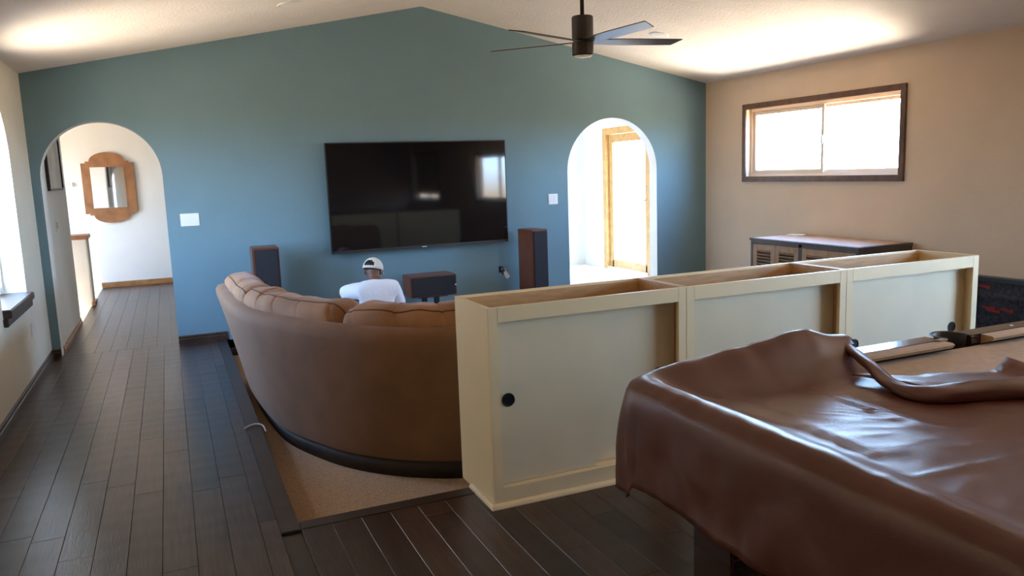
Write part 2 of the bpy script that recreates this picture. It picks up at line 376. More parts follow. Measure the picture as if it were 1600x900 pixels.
# arched window in the left wall
def arched_window(name, LY):
    wn = struct(obj(name, box(XL-.19, XL-.186, LY-.004, LY+.004, LS, LS+.004), 'white_plastic'))
    r1_, r0_ = LR-.001, LR-.05
    o_ = [(LY+r1_, LS+.02)]+arc(LY, LZ, r1_, 0, PI, 30)+[(LY-r1_, LS+.02)]; i_ = [(LY-r0_, LS+.02)]+arc(LY, LZ, r0_, PI, 0, 30)+[(LY+r0_, LS+.02)]
    bm, *_ = prism(o_+i_, XL-.20, XL-.15, 'x'); obj('frame', bm, 'white_plastic', wn)
    obj('mullion', box(XL-.195, XL-.155, LY-.018, LY+.018, LS+.02, LZ+LR-.05), 'white_plastic', wn)
    obj('rail', box(XL-.195, XL-.155, LY-LR+.04, LY+LR-.04, LS+.02, LS+.07), 'white_plastic', wn)
    bm, *_ = prism([(LY+LR-.045, LS+.06)]+arc(LY, LZ, LR-.045, 0, PI, 30)+[(LY-LR+.045, LS+.06)], XL-.178, XL-.174, 'x'); obj('pane', bm, 'glass', wn)
    obj('sill', box(XL-.21, XL+.05, LY-LR+.002, LY+LR-.002, LS-.045, LS+.012), 'dark_wood', wn, bevel=.006)
    obj('apron', box(XL+.0005, XL+.03, LY-LR-.02, LY+LR+.02, LS-.10, LS-.045), 'dark_wood', wn, bevel=.004)
    return wn
arched_window('window_4', LY); w6 = arched_window('window_left_added', LY2)  # the second one is unseen, added for light from the left
bm, *_ = prism([(LY2+LR-.003, LS+.014)]+arc(LY2, LZ, LR-.003, 0, PI, 30)+[(LY2-LR+.003, LS+.014)], XL-.12, XL-.118, 'x'); obj('added_tint_shade', bm, 'sheer', w6)['label'] = 'added tan shade that dims and warms the window light'  # shade added to cut and warm the light of the unseen window
# glazed wooden door of the room beyond the right arch
y0, y1, z0, z1 = D1
d1 = struct(obj('door_1', box(XR+.03, XR+.07, y0+.1, y1-.1, .02, .12), 'door_wood'), 'pale wooden glazed door beyond the right arch')
for b in ((y0-.07, y0+.03, 0, z1+.06), (y1-.03, y1+.07, 0, z1+.06)): obj('casing', box(XR-.02, XR+.10, b[0], b[1], b[2]+.001, b[3]), 'door_wood', d1, bevel=.005)
obj('casing', box(XR-.02, XR+.10, y0+.03, y1-.03, z1-.03, z1+.06), 'door_wood', d1, bevel=.005)
obj('stile', box(XR+.03, XR+.07, y0+.035, y0+.14, .02, z1-.035), 'door_wood', d1, bevel=.004)
obj('stile', box(XR+.03, XR+.07, y1-.14, y1-.035, .02, z1-.035), 'door_wood', d1, bevel=.004)
obj('rail', box(XR+.03, XR+.07, y0+.14, y1-.14, z1-.15, z1-.035), 'door_wood', d1, bevel=.004)
obj('rail', box(XR+.029, XR+.071, y0+.14, y1-.14, .02, .14), 'door_wood', d1, bevel=.004)
obj('pane', box(XR+.048, XR+.053, y0+.135, y1-.135, .135, z1-.145), 'glass', d1)
hd = obj('handle', cyl((XR-.02, y0+.10, 1.04), (XR+.03, y0+.10, 1.04), .012), 'metal', d1); obj('lever', box(XR-.03, XR-.012, y0+.09, y0+.21, 1.03, 1.05), 'metal', d1, bevel=.004)
obj('deadbolt', cyl((XR+.005, y0+.10, 1.2), (XR+.03, y0+.10, 1.2), .026), 'metal', d1)
# unseen stairwell window, added to light the hallway
def plain_window(name, plane, c, u0_, u1_, z0, z1):
    w_ = struct(obj(name, box(*((c, c+.002, u0_+.1, u0_+.102) if plane == 'x' else (u0_+.1, u0_+.102, c, c+.002)), z0, z0+.002), 'white_plastic'))
    if plane == 'y':
        picture_frame(u0_, u1_, c-.03, c+.03, z0, z1, .05, 'frame', 'white_plastic', w_, 'y'); obj('pane', box(u0_+.04, u1_-.04, c-.002, c+.002, z0+.04, z1-.04), 'glass', w_)
    else:
        picture_frame(c-.03, c+.03, u0_, u1_, z0, z1, .05, 'frame', 'white_plastic', w_, 'x'); obj('pane', box(c-.002, c+.002, u0_+.04, u1_-.04, z0+.04, z1-.04), 'glass', w_)
plain_window('window_stair_added', 'x', -3.53, 10.9, 12.3, .7, 2.1)

# ------------------------------------------------------------------ row of three low cabinets (room divider)
CY, CD, CZ = 3.115, .423, .916
X0, UW = 1.225, 1.0427
WHERE = ['white end of the divider row beside the curved sofa', 'middle of the divider row between two like it', 'far right end of the divider row near the fireplace']
LBL = ['cream base cabinet with open top, nearest the sofa, left of its row', 'cream base cabinet with open top, middle one of the row of three', 'cream base cabinet with open top, far right one of the row of three']
for u in range(3):
    a, b = X0+u*UW, X0+(u+1)*UW; a += .0006; b -= .0006
    t_ = thing('base_cabinet', LBL[u], 'cabinet', ((a+b)/2, CY+CD/2, 0), 'row of cream divider cabinets')
    y0, y1 = CY, CY+CD
    obj('side_panel', box(a, a+.019, y0+.02, y1-.001, .0, CZ), 'cabinet_paint' if u == 0 else 'cabinet_raw', t_)
    obj('side_panel', box(b-.019, b, y0+.02, y1-.001, .0, CZ), 'cabinet_paint' if u == 2 else 'cabinet_raw', t_)
    obj('back_panel', box(a+.019, b-.019, y1-.016, y1, 0, CZ), 'cabinet_paint', t_)
    obj('bottom_panel', box(a+.019, b-.019, y0+.02, y1-.016, .065, .083), 'cabinet_raw', t_)
    obj('shelf', box(a+.021, b-.021, y0+.12, y1-.018, .45, .468), 'cabinet_raw', t_)
    obj('nailer', box(a+.019, b-.019, y1-.036, y1-.016, CZ-.10, CZ-.012), 'cabinet_raw', t_)
    obj('nailer', box(a+.019, b-.019, y0+.02, y0+.036, CZ-.068, CZ-.004), 'cabinet_raw', t_)
    sw = .046
    for (p, q) in ((a, a+sw), (b-sw, b)): obj('stile', box(p, q, y0, y0+.02, .0, CZ), 'cabinet_paint', t_, bevel=.0012)
    obj('rail', box(a+sw, b-sw, y0, y0+.02, CZ-.068, CZ), 'cabinet_paint', t_, bevel=.0012)
    obj('rail', box(a+sw, b-sw, y0, y0+.02, 0, .092), 'cabinet_paint', t_, bevel=.0012)
    obj('track', box(a+sw-.02, b-sw+.02, y0+.021, y0+.10, .083, .096), 'cabinet_paint', t_)
    mid = (a+b)/2
    dl = obj('sliding_door', box(a+.022, mid+.012, y0+.026, y0+.044, .098, CZ-.05), 'door_panel', t_, bevel=.0012)
    dr = obj('sliding_door', box(mid-.012, b-.022, y0+.066, y0+.084, .098, CZ-.05), 'door_panel', t_, bevel=.0012)
    for xx, yy, dd in ((a+sw+.048, y0+.026, dl), (b-sw-.075, y0+.066, dr)):
        bm = bmesh.new(); prof = [(.031, 0), (.031, -.004), (.026, -.004), (.024, .004)]
        n = 28; R = [[bm.verts.new((xx+r*math.cos(2*PI*k/n), yy+d, .488+r*math.sin(2*PI*k/n))) for k in range(n)] for r, d in prof]
        for i in range(3):
            for k in range(n): bm.faces.new((R[i][k], R[i][(k+1) % n], R[i+1][(k+1) % n], R[i+1][k]))
        bm.faces.new([bm.verts.new((xx+.024*math.cos(2*PI*k/n), yy-.0008, .488+.024*math.sin(2*PI*k/n))) for k in range(n)])
        obj('finger_pull', bm, 'black_plastic', dd)['label'] = 'round black finger pull'
# base shoe moulding
bm = bmesh.new(); q = [(0, 0)]+[(.019*math.cos(k*PI/12), .022*math.sin(k*PI/12)) for k in range(7)]
loop = [((X0, PY-.005), (-1, 0)), ((X0, CY), (-1, -1)), ((X0+3*UW, CY), (0, -1))]
rings = [[bm.verts.new((p[0]+n_[0]*d, p[1]+n_[1]*d, h+.0005)) for d, h in q] for p, n_ in loop]
for i in range(2):
    for k in range(len(q)): bm.faces.new((rings[i][k], rings[i][(k+1) % 8], rings[i+1][(k+1) % 8], rings[i+1][k]))
bm.faces.new(rings[0]); bm.faces.new(rings[-1][::-1])
struct(obj('trim_3', bm, 'cabinet_paint'), 'cream quarter round moulding at the foot of the divider cabinets')

# ------------------------------------------------------------------ curved sofa
base = [(.50, 6.75), (.47, 6.3), (.47, 5.9), (.505, 5.35), (.56, 4.97), (.70, 4.585), (.86, 4.30), (1.09, 4.06), (1.36, 3.90), (1.75, 3.79), (2.3, 3.75), (2.9, 3.75)]
rim = [(.275, 6.75), (.28, 6.3), (.29, 5.85), (.335, 5.4), (.41, 5.1), (.54, 4.79), (.735, 4.43), (1.0, 4.085), (1.34, 3.88), (1.75, 3.77), (2.3, 3.73), (2.9, 3.73)]
BP, RP = catmull(base, 10), catmull(rim, 10); NS = len(BP)
def sofa_pt(i, d, z):
    i = max(0, min(NS-1.001, i)); i0 = int(i); f = i-i0
    k = (z+.14)/.82; k = max(0, min(1.05, k))
    def at(j): return Vector((BP[j][0]*(1-k)+RP[j][0]*k, BP[j][1]*(1-k)+RP[j][1]*k))
    p = at(i0)*(1-f)+at(i0+1)*f
    j0, j1 = max(0, i0-3), min(NS-1, i0+4); tg = (at(j1)-at(j0)).normalized()
    nrm = Vector((-tg.y, tg.x))
    return Vector((p.x+nrm.x*d, p.y+nrm.y*d, z))
TRACK = []
def sofa_sweep(name, prof, s0, s1, m, parent, n=None, puff=0, wr=0, seed=0):
    bm = bmesh.new(); n = n or int((s1-s0)*2.2)+2; R = []
    cd_ = sum(p[0] for p in prof)/len(prof); cz_ = sum(p[1] for p in prof)/len(prof)
    for j in range(n+1):
        t = j/n; s = s0+(s1-s0)*t; sc = 1
        if puff:
            q = min(t, 1-t)*(s1-s0)/puff; sc = 1 if q >= 1 else .80+.20*math.sqrt(max(0, 1-(1-q)**2))
        ring = []
        for d, z in prof:
            dd, zz = cd_+(d-cd_)*sc, cz_+(z-cz_)*sc
            v = sofa_pt(s, dd, zz)
            if wr:
                nn = noise.noise(Vector((s*.24+seed, d*7, z*6)))*wr*.6 + noise.noise(Vector((s*.16+seed, d*3+9, z*3)))*wr*1.1 - .35*wr*max(0, 1-abs(((s*.13+seed*.3+d*1.2+z*.8) % 1)-.5)*16)
                c = sofa_pt(s, cd_, cz_); v += (v-c).normalized()*nn
            ring.append(bm.verts.new(v))
        R.append(ring)
    m_ = len(prof); TRACK.clear(); TRACK.extend([[v.co.copy() for v in ring] for ring in R])
    for j in range(n):
        for k in range(m_): bm.faces.new((R[j][k], R[j][(k+1) % m_], R[j+1][(k+1) % m_], R[j+1][k]))
    bm.faces.new(R[0]); bm.faces.new(R[-1][::-1])
    return obj(name, bm, m, parent, smooth=True)
sofa = thing('curved_sofa', 'brown velvet curved sectional sofa with its back to the walkway', 'sofa', (1.3, 5.2, PZ))
L = NS-1
sofa_sweep('plinth', [(.022, PZ+.001), (.012, -.066), (.80, -.066), (.80, PZ+.001)], 0, L, 'plinth', sofa)
back = [(.006, -.065), (0, -.05)]+[(0, -.05+.62*k/8) for k in range(1, 8)]+[(0, .60), (.012, .645), (.04, .672), (.08, .682), (.12, .672), (.145, .645), (.155, .60), (.16, .3), (.16, -.065)]
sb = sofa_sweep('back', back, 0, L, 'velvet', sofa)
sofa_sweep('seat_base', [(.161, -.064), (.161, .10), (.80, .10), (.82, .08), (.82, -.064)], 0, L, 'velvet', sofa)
cuts = [0, 26, 61, 88, L]
def rounded(d0, d1, z0, z1, r, n=5):
    out = []
    for cx, cz, a in ((d1-r, z1-r, 0), (d0+r, z1-r, PI/2), (d0+r, z0+r, PI), (d1-r, z0+r, 1.5*PI)):
        out += [(cx+r*math.cos(a+PI/2*k/n), cz+r*math.sin(a+PI/2*k/n)) for k in range(n+1)]
    return out
for k in range(4):
    s0, s1 = cuts[k]+.15, cuts[k+1]-.15
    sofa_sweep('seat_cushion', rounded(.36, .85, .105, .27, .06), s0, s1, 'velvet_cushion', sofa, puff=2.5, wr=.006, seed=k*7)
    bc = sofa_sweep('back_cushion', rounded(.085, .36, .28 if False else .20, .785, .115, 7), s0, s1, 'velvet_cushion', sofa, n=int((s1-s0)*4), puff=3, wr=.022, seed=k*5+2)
    kk = min(range(len(TRACK[0])), key=lambda q: abs(TRACK[len(TRACK)//2][q].z-sofa_pt((s0+s1)/2, .15, .765).z)+(TRACK[len(TRACK)//2][q]-sofa_pt((s0+s1)/2, .14, .765)).length)
    obj('piping', tube([r_[kk] for r_ in TRACK], .0042, 6), 'velvet_piping', bc, smooth=True)
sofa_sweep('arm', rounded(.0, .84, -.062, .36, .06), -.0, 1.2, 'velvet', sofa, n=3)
# round ottoman beyond the sofa back
ot = thing('ottoman', 'low rounded brown ottoman seen over the sofa back', 'ottoman', (1.22, 7.12, PZ))
bm = bmesh.new(); prof = [(.0, .39), (.10, .388), (.17, .377), (.215, .35), (.23, .305), (.23, .05), (.225, -.10)]
n = 36; R = [[bm.verts.new((1.22+r*math.cos(2*PI*k/n), 7.12+r*math.sin(2*PI*k/n), z)) for k in range(n)] for r, z in prof[1:]]
for i in range(len(R)-1):
    for k in range(n): bm.faces.new((R[i][k], R[i][(k+1) % n], R[i+1][(k+1) % n], R[i+1][k]))
bm.faces.new(R[0]); bm.faces.new(R[-1][::-1]); obj('cushion', bm, 'velvet_cushion', ot, smooth=True)
obj('base', cyl((1.22, 7.12, PZ+.001), (1.22, 7.12, -.10), .21, 32), 'leather', ot)

# ------------------------------------------------------------------ television and speakers
tv = thing('television', 'large black flat television on the teal wall', 'television', (2.41, 7.86, .75))
x0, x1, z0, z1 = 1.452, 3.366, .746, 1.838
obj('back_shell', box(x0+.06, x1-.06, 7.865, 7.9155, z0+.08, z1-.06), 'black_plastic', tv, bevel=.012)
obj('panel', box(x0, x1, 7.835, 7.866, z0, z1), 'black_plastic', tv, bevel=.003)
obj('screen', box(x0+.012, x1-.012, 7.8335, 7.836, z0+.028, z1-.012), 'screen', tv)
obj('bottom_bezel', box(x0+.002, x1-.002, 7.830, 7.8349, z0+.002, z0+.024), 'bronze', tv, bevel=.001)
obj('logo', box(2.385, 2.435, 7.8285, 7.8301, z0+.009, z0+.017), 'white_plastic', tv)['label'] = 'small pale maker mark'
def tower(label, loc, wdt, dep, h, rot):
    t_ = thing('tower_speaker', label, 'speaker', loc, 'pair of floor standing speakers')
    M = Matrix.Translation(loc) @ Matrix.Rotation(rot, 4, 'Z')
    obj('enclosure', box(-wdt/2, wdt/2, -dep/2, dep/2, .001, h, M=M), 'speaker_veneer', t_, bevel=.006)
    obj('grille', box(-wdt/2+.016, wdt/2-.012, -dep/2-.014, -dep/2+.001, .05, h-.018, M=M), 'black_cloth', t_, bevel=.004)
    obj('plinth', box(-wdt/2-.01, wdt/2+.01, -dep/2-.01, dep/2+.01, .0005, .03, M=M), 'black_plastic', t_, bevel=.003)
tower('tall dark speaker standing behind the left end of the sofa', (.785, 7.60, PZ), .235, .30, 1.06, -.02)
tower('tall reddish wood speaker between the television and the right arch', (3.555, 7.62, PZ), .195, .30, 1.055, .10)
cs = thing('center_speaker', 'wide wooden speaker on a black two-post stand below the television', 'speaker', (2.37, 7.6, PZ))
obj('enclosure', box(2.132, 2.612, 7.45, 7.75, .285, .497), 'speaker_veneer', cs, bevel=.007)
g = obj('grille', box(2.146, 2.600, 7.437, 7.451, .297, .486), 'black_cloth', cs, bevel=.004)
obj('badge', box(2.588, 2.603, 7.433, 7.4375, .385, .397), 'white_plastic', g)
st = thing('speaker_stand', 'black stand with two posts under the wide speaker', 'stand', (2.37, 7.6, PZ))
obj('top_plate', box(2.22, 2.52, 7.47, 7.73, .275, .2845), 'black_plastic', st)
for xx in (2.31, 2.44): obj('post', box(xx-.022, xx+.022, 7.57, 7.63, PZ+.02, .275), 'black_plastic', st, bevel=.003)
obj('base_plate', box(2.18, 2.56, 7.45, 7.75, PZ+.0005, PZ+.02), 'black_plastic', st, bevel=.003)
# wall cut-out with hanging connector
ob = thing('cable_outlet', 'dark cable cut-out with a dangling white connector below the television', 'outlet', (3.31, 7.90, .42))
obj('opening', box(3.272, 3.312, 7.908, 7.9157, .405, .475), 'black_plastic', ob)
obj('cable', tube(catmull([(3.285, 7.908, .465), (3.29, 7.86, .47), (3.30, 7.85, .43), (3.29, 7.86, .40), (3.315, 7.862, .385)], 8), .008, 8), 'black_plastic', ob, smooth=True)
obj('cable', tube(catmull([(3.30, 7.908, .44), (3.325, 7.87, .45), (3.335, 7.86, .42), (3.345, 7.86, .40)], 8), .006, 8), 'cord', ob, smooth=True)
M = Matrix.Translation((3.335, 7.862, .385)) @ Matrix.Rotation(-.6, 4, 'Y')
obj('connector', box(-.022, .022, -.012, .012, -.045, .035, M=M), 'white_plastic', ob, bevel=.004)
def switch(label, x, z, gangs, y=YW):
    wd = .035+.046*gangs-.01 if gangs > 1 else .07
    s_ = thing('light_switch', label, 'switch', (x, y, z)); obj('plate', box(x-wd/2, x+wd/2, y-.007, y-.0003, z-.058, z+.058), 'white_plastic', s_, bevel=.003)
    for k in range(gangs):
        xx = x+(k-(gangs-1)/2)*.046; obj('rocker', box(xx-.016, xx+.016, y-.011, y-.0065, z-.033, z+.033), 'white_plastic', s_, bevel=.002)
switch('wide white light switch plate beside the left arch', .178, 1.16, 3)
switch('white light switch plate between the television and the right arch', 3.96, 1.178, 2)
o_ = thing('wall_outlet', 'white outlet low on the left wall', 'outlet', (XL, 7.0, .41)); obj('plate', box(XL+.0003, XL+.006, 6.965, 7.035, .352, .468), 'white_plastic', o_, bevel=.002)
for k in (.385, .435): obj('socket', box(XL+.0055, XL+.008, 6.985, 7.015, k-.014, k+.014), 'white_plastic', o_, bevel=.001)

# ------------------------------------------------------------------ ceiling fan
FX, FY = XA, 4.57
fan = thing('ceiling_fan', 'dark bronze five-blade ceiling fan hanging on a rod', 'fan', (FX, FY, 2.22))
obj('canopy', cyl((FX, FY, 3.08), (FX, FY, 3.178), .075, 28, .055), 'bronze', fan, smooth=False)
obj('rod', cyl((FX, FY, 2.44), (FX, FY, 3.12), .0135, 16), 'bronze', fan, smooth=True)
def lathe(prof, cx, cy, n=40):
    bm = bmesh.new(); R = [[bm.verts.new((cx+r*math.cos(2*PI*k/n), cy+r*math.sin(2*PI*k/n), z)) for k in range(n)] for r, z in prof]
    for i in range(len(R)-1):
        for k in range(n): bm.faces.new((R[i][k], R[i][(k+1) % n], R[i+1][(k+1) % n], R[i+1][k]))
    bm.faces.new(R[0]); bm.faces.new(R[-1][::-1]); return bm
obj('motor_housing', lathe([(.064, 2.462), (.069, 2.455), (.069, 2.316), (.064, 2.313)], FX, FY), 'bronze', fan)
obj('lower_housing', lathe([(.064, 2.296), (.069, 2.293), (.069, 2.225), (.064, 2.218)], FX, FY), 'bronze', fan)
obj('blade_ring', lathe([(.060, 2.316), (.060, 2.294)], FX, FY), 'black_plastic', fan)
obj('light_lens', lathe([(.058, 2.219), (.052, 2.211), (.03, 2.207)], FX, FY), 'lens', fan, smooth=True)
for k in range(5):
    an = math.radians(-11+72*k); bm = bmesh.new()
    outl = [(.05, -.030), (.12, -.045), (.30, -.053), (.665, -.048), (.625, .052), (.30, .056), (.12, .045), (.05, .030)]
    prism(outl, -.003, .003, 'z', bm)
    bmesh.ops.transform(bm, matrix=Matrix.Translation((FX, FY, 2.305)) @ Matrix.Rotation(an, 4, 'Z') @ Matrix.Rotation(math.radians(-11), 4, 'X'), verts=bm.verts[:])
    obj('blade', tri(bm), 'blade', fan)
# recessed lights
for lab, x, y, sgn in (('round recessed ceiling light on the left slope', 1.02, 6.65, 1), ('round recessed ceiling light right of the fan', 4.55, 6.68, -1)):
    sl_ = (ZA-ZE)/(XA-XL) if sgn > 0 else -(ZA-ZE)/(XR-XA); z = ZE+(x-XL)*sl_ if sgn > 0 else ZA+(x-XA)*sl_
    rl = thing('recessed_light', lab, 'ceiling light', (x, y, z), 'recessed ceiling lights')
    M = Matrix.Translation((x, y, z-.0005)) @ Matrix.Rotation(-math.atan(sl_), 4, 'Y')
    bm = lathe([(.092, 0), (.090, -.006), (.070, -.008), (.066, -.002)], 0, 0); bmesh.ops.transform(bm, matrix=M, verts=bm.verts[:]); obj('trim_ring', bm, 'white_plastic', rl)
    bm = lathe([(.064, -.0085), (.03, -.011)], 0, 0); bmesh.ops.transform(bm, matrix=M, verts=bm.verts[:]); obj('bulb_face', bm, 'lens', rl)

# ------------------------------------------------------------------ louvered cabinet by the right wall
lc = thing('louvered_cabinet', 'long low cabinet with tan louvered doors under the high window', 'cabinet', (5.7, 5.63, 0))
x0, x1, y0, y1, h = 5.385, 6.03, 4.95, 6.31, .75
obj('top', box(x0-.012, x1, y0-.012, y1+.012, h-.022, h), 'grey_wood', lc, bevel=.003)
obj('top_inlay', box(x0+.02, x1-.02, y0+.02, y1-.02, h-.001, h+.003), 'top_wood', lc)
for a, b in ((y0, y0+.03), (y1-.03, y1)): obj('side_panel', box(x0, x1, a, b, .001, h-.022), 'grey_wood', lc)
obj('back_panel', box(x1-.02, x1, y0+.03, y1-.03, .05, h-.022), 'grey_wood', lc); obj('bottom_panel', box(x0, x1-.02, y0+.03, y1-.03, .05, .08), 'grey_wood', lc)
ym = (y0+y1)/2; obj('divider', box(x0, x1-.02, ym-.02, ym+.02, .08, h-.022), 'grey_wood', lc); obj('top_rail', box(x0, x0+.02, y0+.03, y1-.03, h-.052, h-.022), 'grey_wood', lc)
for a, b in ((y0+.03, ym-.02), (ym+.02, y1-.03)):
    for k in range(2):
        p, q = a+(b-a)/2*k+.003, a+(b-a)/2*(k+1)-.003; zt, zb = h-.055, .083
        dr = obj('door', box(x0+.001, x0+.021, p, p+.055, zb, zt), 'louver_wood', lc)
        obj('stile', box(x0+.001, x0+.021, q-.055, q, zb, zt), 'louver_wood', dr)
        for zz in ((zt-.06, zt), (zb, zb+.06)): obj('rail', box(x0+.0015, x0+.0205, p+.055, q-.055, *zz), 'louver_wood', dr)
        obj('backing', box(x0+.026, x0+.030, p, q, zb, zt), 'leather', dr)
        nz_ = 16
        for s in range(nz_):
            zc = zb+.06+(zt-zb-.12)*(s+.5)/nz_; M = Matrix.Translation((x0+.011, (p+q)/2, zc)) @ Matrix.Rotation(math.radians(38), 4, 'Y')
            obj('slat', box(-.013, .013, -(q-p)/2+.055, (q-p)/2-.055, -.003, .003, M=M), 'louver_wood', dr)
tag(obj('folded_paper', box(5.80, 5.92, 6.10, 6.26, h+.0035, h+.013), 'white_plastic', bevel=.003), 'small white item lying on top of the louvered cabinet', 'paper')

# ------------------------------------------------------------------ fireplace on the right wall
fp = thing('fireplace', 'black framed glass fireplace with faint red embers behind the divider', 'fireplace', (XR-.1, 3.75, 0))
ya, yb, zt = 3.15, 4.36, .53
obj('surround', box(XR-.10, XR-.001, ya, yb, zt-.035, zt), 'black_plastic', fp, bevel=.004)
for a, b in ((ya, ya+.06), (yb-.03, yb)): obj('frame_side', box(XR-.10, XR-.001, a, b, .001, zt-.035), 'black_plastic', fp)
obj('frame_bottom', box(XR-.10, XR-.001, ya+.06, yb-.03, .001, .06), 'black_plastic', fp)
obj('firebox_back', box(XR-.012, XR-.001, ya+.06, yb-.03, .06, zt-.035), 'ash', fp)
bm = bmesh.new(); G = [[bm.verts.new((XR-.095+.08*j/5, ya+.06+(yb-ya-.09)*i/40, .065+.13*(j/5)*(.6+.6*noise.noise(Vector((i*.4, j*.7, 3)))) + .03*noise.noise(Vector((i*.9, j, 1))))) for j in range(6)] for i in range(41)]
for i in range(40):
    for j in range(5): bm.faces.new((G[i][j], G[i+1][j], G[i+1][j+1], G[i][j+1]))
obj('ash_bed', bm, 'ash', fp)
for k, (yy, zz) in enumerate(((4.25, .44), (4.16, .25), (4.05, .27), (4.2, .27))):
    obj('ember', cyl((XR-.045, yy-.05, zz), (XR-.045, yy+.05, zz+.012), .012, 8, .006), 'ember', fp)
obj('glass', box(XR-.099, XR-.096, ya+.06, yb-.03, .06, zt-.035), 'dark_glass', fp)

# ------------------------------------------------------------------ pool table
TX0, TX1, TY0, TY1, TZ = 1.27, 4.20, .52, 2.135, .80
pt = thing('pool_table', 'dark wooden pool table with tan cloth, partly uncovered', 'pool table', (2.73, 1.33, 0))
obj('cabinet_frame', box(TX0+.09, TX1-.09, TY0+.09, TY1-.09, .50, .745), 'rail_wood', pt)
obj('bed', box(TX0+.10, TX1-.10, TY0+.10, TY1-.10, .745, .762), 'felt', pt)
PXM = (TX0+TX1)/2+.03; gap = .075; cg = .09
for (a, b) in ((TX0+.15, PXM-gap), (PXM+gap, TX1-.15)):
    for yy0, yy1, s in ((TY1-.085, TY1, 1), (TY0, TY0+.085, -1)):
        obj('rail', box(a, b, yy0, yy1, .70, TZ), 'rail_wood', pt, bevel=.006)
        yi = TY1-.085 if s > 0 else TY0+.085; d = -s
        prof = [(yi, .762), (yi+d*.045, .778), (yi+d*.055, .792), (yi+d*.045, TZ-.002), (yi, TZ-.0005)]
        bm, *_ = prism(prof, a+.06, b-.01, 'x'); obj('cushion', bm, 'felt', pt)
        for k in range(3):
            xx = a+(b-a)*(k+1)/4; obj('sight', cyl((xx, (yy0+yy1)/2, TZ-.001), (xx, (yy0+yy1)/2, TZ+.0008), .007, 12), 'lens', pt)
for a, b, d in ((TX0, TX0+.085, 1), (TX1-.085, TX1, -1)):
    obj('rail', box(a, b, TY0+.15, TY1-.15, .70, TZ-.001), 'rail_wood', pt, bevel=.006)
    xi = TX0+.085 if d > 0 else TX1-.085
    bm, *_ = prism([(xi, .762), (xi+d*.045, .778), (xi+d*.055, .792), (xi+d*.045, TZ-.002), (xi, TZ-.0015)], TY0+.16, TY1-.16, 'y'); obj('cushion', bm, 'felt', pt)
for cx_, a_ in ((TX0+.15, PI), (TX1-.15, 0)):
    for cy_, s_ in ((TY0+.15, -1), (TY1-.15, 1)):
        st_ = {(-1, PI): PI, (1, PI): PI/2, (-1, 0): 1.5*PI, (1, 0): 0}[(s_, a_)]
        bm, *_ = prism(arc(cx_, cy_, .148, st_, st_+PI/2, 10)+arc(cx_, cy_, .064, st_+PI/2, st_, 10), .70, TZ-.002, 'z'); obj('corner_casting', bm, 'rail_wood', pt)
def pocket(x, y):
    bm = bmesh.new(); n = 24; prof = [(.078, TZ+.004), (.070, TZ+.008), (.060, TZ+.003), (.056, .74), (.045, .66), (.01, .64)]
    R = [[bm.verts.new((x+r*math.cos(2*PI*k/n), y+r*math.sin(2*PI*k/n), z)) for k in range(n)] for r, z in prof]
    for i in range(len(R)-1):
        for k in range(n):
            a_ = 2*PI*(k+.5)/n
            inward = Vector((math.cos(a_), math.sin(a_))).dot((Vector(((TX0+TX1)/2, (TY0+TY1)/2))-Vector((x, y))).normalized() if abs(x-PXM) > .1 else Vector((0, -1 if y > 1 else 1))) > .55
            if inward and i < 3: continue
            bm.faces.new((R[i][k], R[i][(k+1) % n], R[i+1][(k+1) % n], R[i+1][k]))
    obj('pocket', bm, 'leather', pt, smooth=True)
for x, y in ((PXM, TY1-.055), (PXM, TY0+.055), (TX0+.14, TY1-.14), (TX0+.14, TY0+.14), (TX1-.14, TY1-.14), (TX1-.14, TY0+.14)): pocket(x, y)
obj('pocket_plate', box(PXM-.115, PXM-.07, TY1-.10, TY1-.075, TZ, TZ+.006), 'louver_wood', pt, bevel=.002)
for x in (1.50, 3.75):
    for y in (.63, 1.83):
        obj('leg', box(x, x+.20, y, y+.20, .002, .50), 'rail_wood', pt, bevel=.008)
        obj('foot', box(x-.015, x+.215, y-.015, y+.215, .0005, .06), 'rail_wood', pt, bevel=.006)

# brown vinyl cover, pulled back off the far right corner
CX0, CX1, CY0, CY1, CRN = TX0-.006, TX1+.006, TY0-.006, TY1+.006, .16
def fold_line(x): return 1.62-(x-2.0)*.40       # the cover ends here for x > 2.2
def ring_pts(d, n_long=150, n_short=90, ncorner=12):
    """rounded rectangle inset by d, fixed topology, counter-clockwise from the near left corner"""
    x0, x1, y0, y1 = CX0+d, CX1-d, CY0+d, CY1-d; r = max(.002, CRN-d*.8); r = min(r, (y1-y0)/2-.001)
    P = []
    def edge(p, q, n):
        for k in range(n): P.append((p[0]+(q[0]-p[0])*k/n, p[1]+(q[1]-p[1])*k/n))
    def corner(cx, cy, a):
        for k in range(ncorner): P.append((cx+r*math.cos(a+PI/2*k/ncorner), cy+r*math.sin(a+PI/2*k/ncorner)))
    corner(x0+r, y0+r, PI); edge((x0+r, y0), (x1-r, y0), n_long); corner(x1-r, y0+r, 1.5*PI); edge((x1, y0+r), (x1, y1-r), n_short)
    corner(x1-r, y1-r, 0); edge((x1-r, y1), (x0+r, y1), n_long); corner(x0+r, y1-r, PI/2); edge((x0, y1-r), (x0, y0+r), n_short)
    return P
def sstep(a, b, t): t = max(0, min(1, (t-a)/(b-a))); return t*t*(3-2*t)
